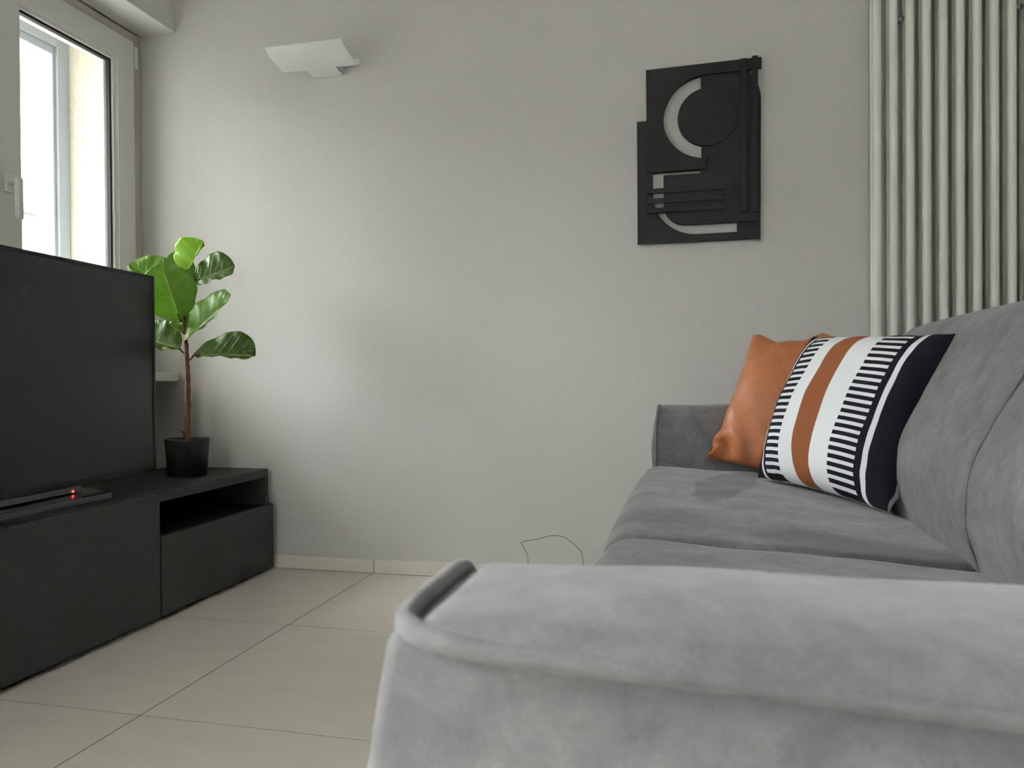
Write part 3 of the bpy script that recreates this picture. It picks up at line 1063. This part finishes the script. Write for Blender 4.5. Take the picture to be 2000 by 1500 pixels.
# ------------------------------------------------------------------ cushions
def pillow(name, corners, T, label, mats, seed, pinch=.055, n=44, edge=None):
    BL, BR, TR, TL = (Vector(c) for c in corners)
    C = (BL+BR+TR+TL)/4
    U = ((BR+TR)-(BL+TL)).normalized()
    Vv = ((TL+TR)-(BL+BR)).normalized()
    N = U.cross(Vv).normalized()
    base = Vector((C.x, C.y, min(BL.z, BR.z)))
    root = empty(name, base, label=label, category='cushion', group='cushions on the sofa')

    def build(side, nm, mat):
        V, UV, Fc = [], [], []
        for i in range(n+1):
            for j in range(n+1):
                # denser towards the seams
                u_ = math.sin((2*i/n-1)*math.pi/2)
                v_ = math.sin((2*j/n-1)*math.pi/2)
                pu = u_*(1-pinch*(1-v_*v_)*abs(u_)**3)
                pv = v_*(1-pinch*(1-u_*u_)*abs(v_)**3)
                a, b = (pu+1)/2, (pv+1)/2
                p = BL*(1-a)*(1-b)+BR*a*(1-b)+TR*a*b+TL*(1-a)*b
                h = max(0, (1-u_*u_)*(1-v_*v_))**.42
                # puckers along the seams
                e = max(abs(u_), abs(v_))**10
                t_ = u_ if abs(v_) > abs(u_) else v_
                pk = (math.sin(t_*13+seed)*.5+math.sin(t_*29+seed*2)*.3)*e
                wr = noise.noise(Vector((u_*2.2+seed, v_*2.2, seed)))*.010*h
                cr = noise.noise(Vector((u_*7+seed, v_*7, seed+3)))*.004*(1-h)*min(1, h*4)
                d = side*(T*h+wr+cr) + pk*.006
                p = p + N*d
                if edge:
                    p = p+Vector(edge(u_, v_, side, h))
                V.append(p-base)
                UV.append(((u_+1)/2, (v_+1)/2))
        w_ = n+1
        for i in range(n):
            for j in range(n):
                Fc.append((i*w_+j, (i+1)*w_+j, (i+1)*w_+j+1, i*w_+j+1))
        return mesh_np(nm, V, Fc, mat, root, uv=UV)
    build(1, 'front_cover', mats[0])
    build(-1, 'back_cover', mats[1])
    # seam cord round the edge
    path = []
    for k in range(160):
        s_ = k/40
        q = int(s_)
        f_ = math.sin(((s_-q)*2-1)*math.pi/2)
        u_, v_ = [(f_, -1), (1, f_), (-f_, 1), (-1, -f_)][q]
        pu = u_*(1-pinch*(1-v_*v_)*abs(u_)**3)
        pv = v_*(1-pinch*(1-u_*u_)*abs(v_)**3)
        a, b = (pu+1)/2, (pv+1)/2
        p = BL*(1-a)*(1-b)+BR*a*(1-b)+TR*a*b+TL*(1-a)*b
        t_ = u_ if abs(v_) > abs(u_) else v_
        p = p + N*((math.sin(t_*13+seed)*.5+math.sin(t_*29+seed*2)*.3)*.006)
        if edge:
            p = p+Vector(edge(u_, v_, 0, 0))
        path.append(p-base)
    tube('seam', path, .0011, mats[2], root, 6, True)
    return root


leather = M('tan_leather', (.35, .13, .05, 1), .41, .4)
ln_ = leather.noise(14, 5, .6, dist=.5)
lf = leather.noise(120, 3)
leather.color(leather.mix(.3, leather.ramp(ln_, [(.3, (.36, .118, .045)), (.72, (.50, .185, .080))]), leather.ramp(lf, [(.3, (.33, .112, .042)), (.7, (.52, .20, .088))])))
leather.bump(leather.noise(450, 2), .12, .0005)
leather.bump(leather.noise(9, 4, .6, dist=1.2), .35, .006)

strip = M('striped_cotton', (.8, .8, .8, 1), .85, .15)
tcn = strip.n('ShaderNodeTexCoord')
sp = strip.n('ShaderNodeSeparateXYZ')
strip.l(tcn.outputs['UV'], sp.inputs[0])
au = strip.math('MULTIPLY', strip.math('ABSOLUTE', strip.math('SUBTRACT', sp.outputs[0], .5)), 2)
WH, BK, TN = (.82, .84, .87, 1), (.012, .011, .019, 1), (.30, .105, .045, 1)
fr_ = strip.math('FRACT', strip.math('MULTIPLY', sp.outputs[1], 23.0))
bars = strip.ramp(fr_, [(0, BK), (.54, WH)], 'CONSTANT')
zone = lambda a: strip.math('GREATER_THAN', au, a)
c = strip.mix(zone(.135), TN, WH)
c = strip.mix(zone(.395), c, bars)
c = strip.mix(zone(.700), c, BK)
c = strip.mix(zone(.765), c, WH)
c = strip.mix(zone(.815), c, BK)
weave = strip.noise(700, 2)
c = strip.mix(.12, c, strip.mix(weave, (.25, .25, .25, 1), (.7, .7, .7, 1)), 'SOFT_LIGHT')
strip.color(c)
strip.bump(weave, .2, .0005)
strip.bump(strip.noise(10, 3, .5), .25, .004)
greyc = M('pale_grey_cotton', (.42, .42, .42, 1), .85, .15)
greyc.bump(greyc.noise(700, 2), .2, .0005)
thread = M('grey_thread', (.26, .25, .24, 1), .8, .15)
thread.bump(thread.noise(500), .2, .0004)

pillow('striped_cushion', [(.150, 1.974, .452), (.357, 1.588, .440), (.500, 1.668, .782), (.290, 2.049, .798)], .094,
       'white cushion with black bars and a tan centre stripe', (strip, greyc, thread), 1.3)


def crumple(u, v, side, h):
    # drawn-up lower corner and rippled top seam of the leather cover
    d = math.hypot(u+1, v+1)
    k = math.exp(-(d/.55)**2)
    z = .030*k*math.sin(d*15)*math.sin(2.2*math.atan2(v+1, u+1)+.3)*(1 if side >= 0 else -.6)
    top = math.exp(-((1-v)/.16)**2)
    zt = top*(.012*math.sin(u*5.5+1.0)+.006*math.sin(u*12))*(1-u*u)**.5
    mid = .006*math.exp(-((v+.05)/.035)**2)*math.exp(-((u+.45)/.3)**2)*(1 if side > 0 else 0)
    return (-.3*z, -z-mid, zt+.25*z)


pillow('leather_cushion', [(.028, 2.135, .482), (.36, 2.03, .405), (.47, 2.14, .80), (.153, 2.205, .812)], .060,
       'plain tan leather cushion behind the striped cushion', (leather, leather, leather), 4.1, edge=crumple)

# ------------------------------------------------------------------ loose wire by the skirting
wirem = M('grey_wire', (.10, .095, .09, 1), .5, .4)
wirem.bump(wirem.noise(300), .05, .0003)
wp = [(-.545, 2.50, .0016), (-.547, 2.50, .05), (-.548, 2.50, .102), (-.556, 2.50, .122), (-.566, 2.50, .142), (-.570, 2.50, .150), (-.550, 2.50, .157), (-.511, 2.50, .1645), (-.4657, 2.50, .1775), (-.428, 2.50, .1742),
      (-.394, 2.50, .1537), (-.370, 2.50, .1277), (-.3636, 2.50, .104), (-.358, 2.50, .06), (-.352, 2.495, .0016)]
tube('loose_wire', spline(wp, 6), .0010, wirem, None, 6, label='thin grey wire looping up from the floor by the wall', category='wire')
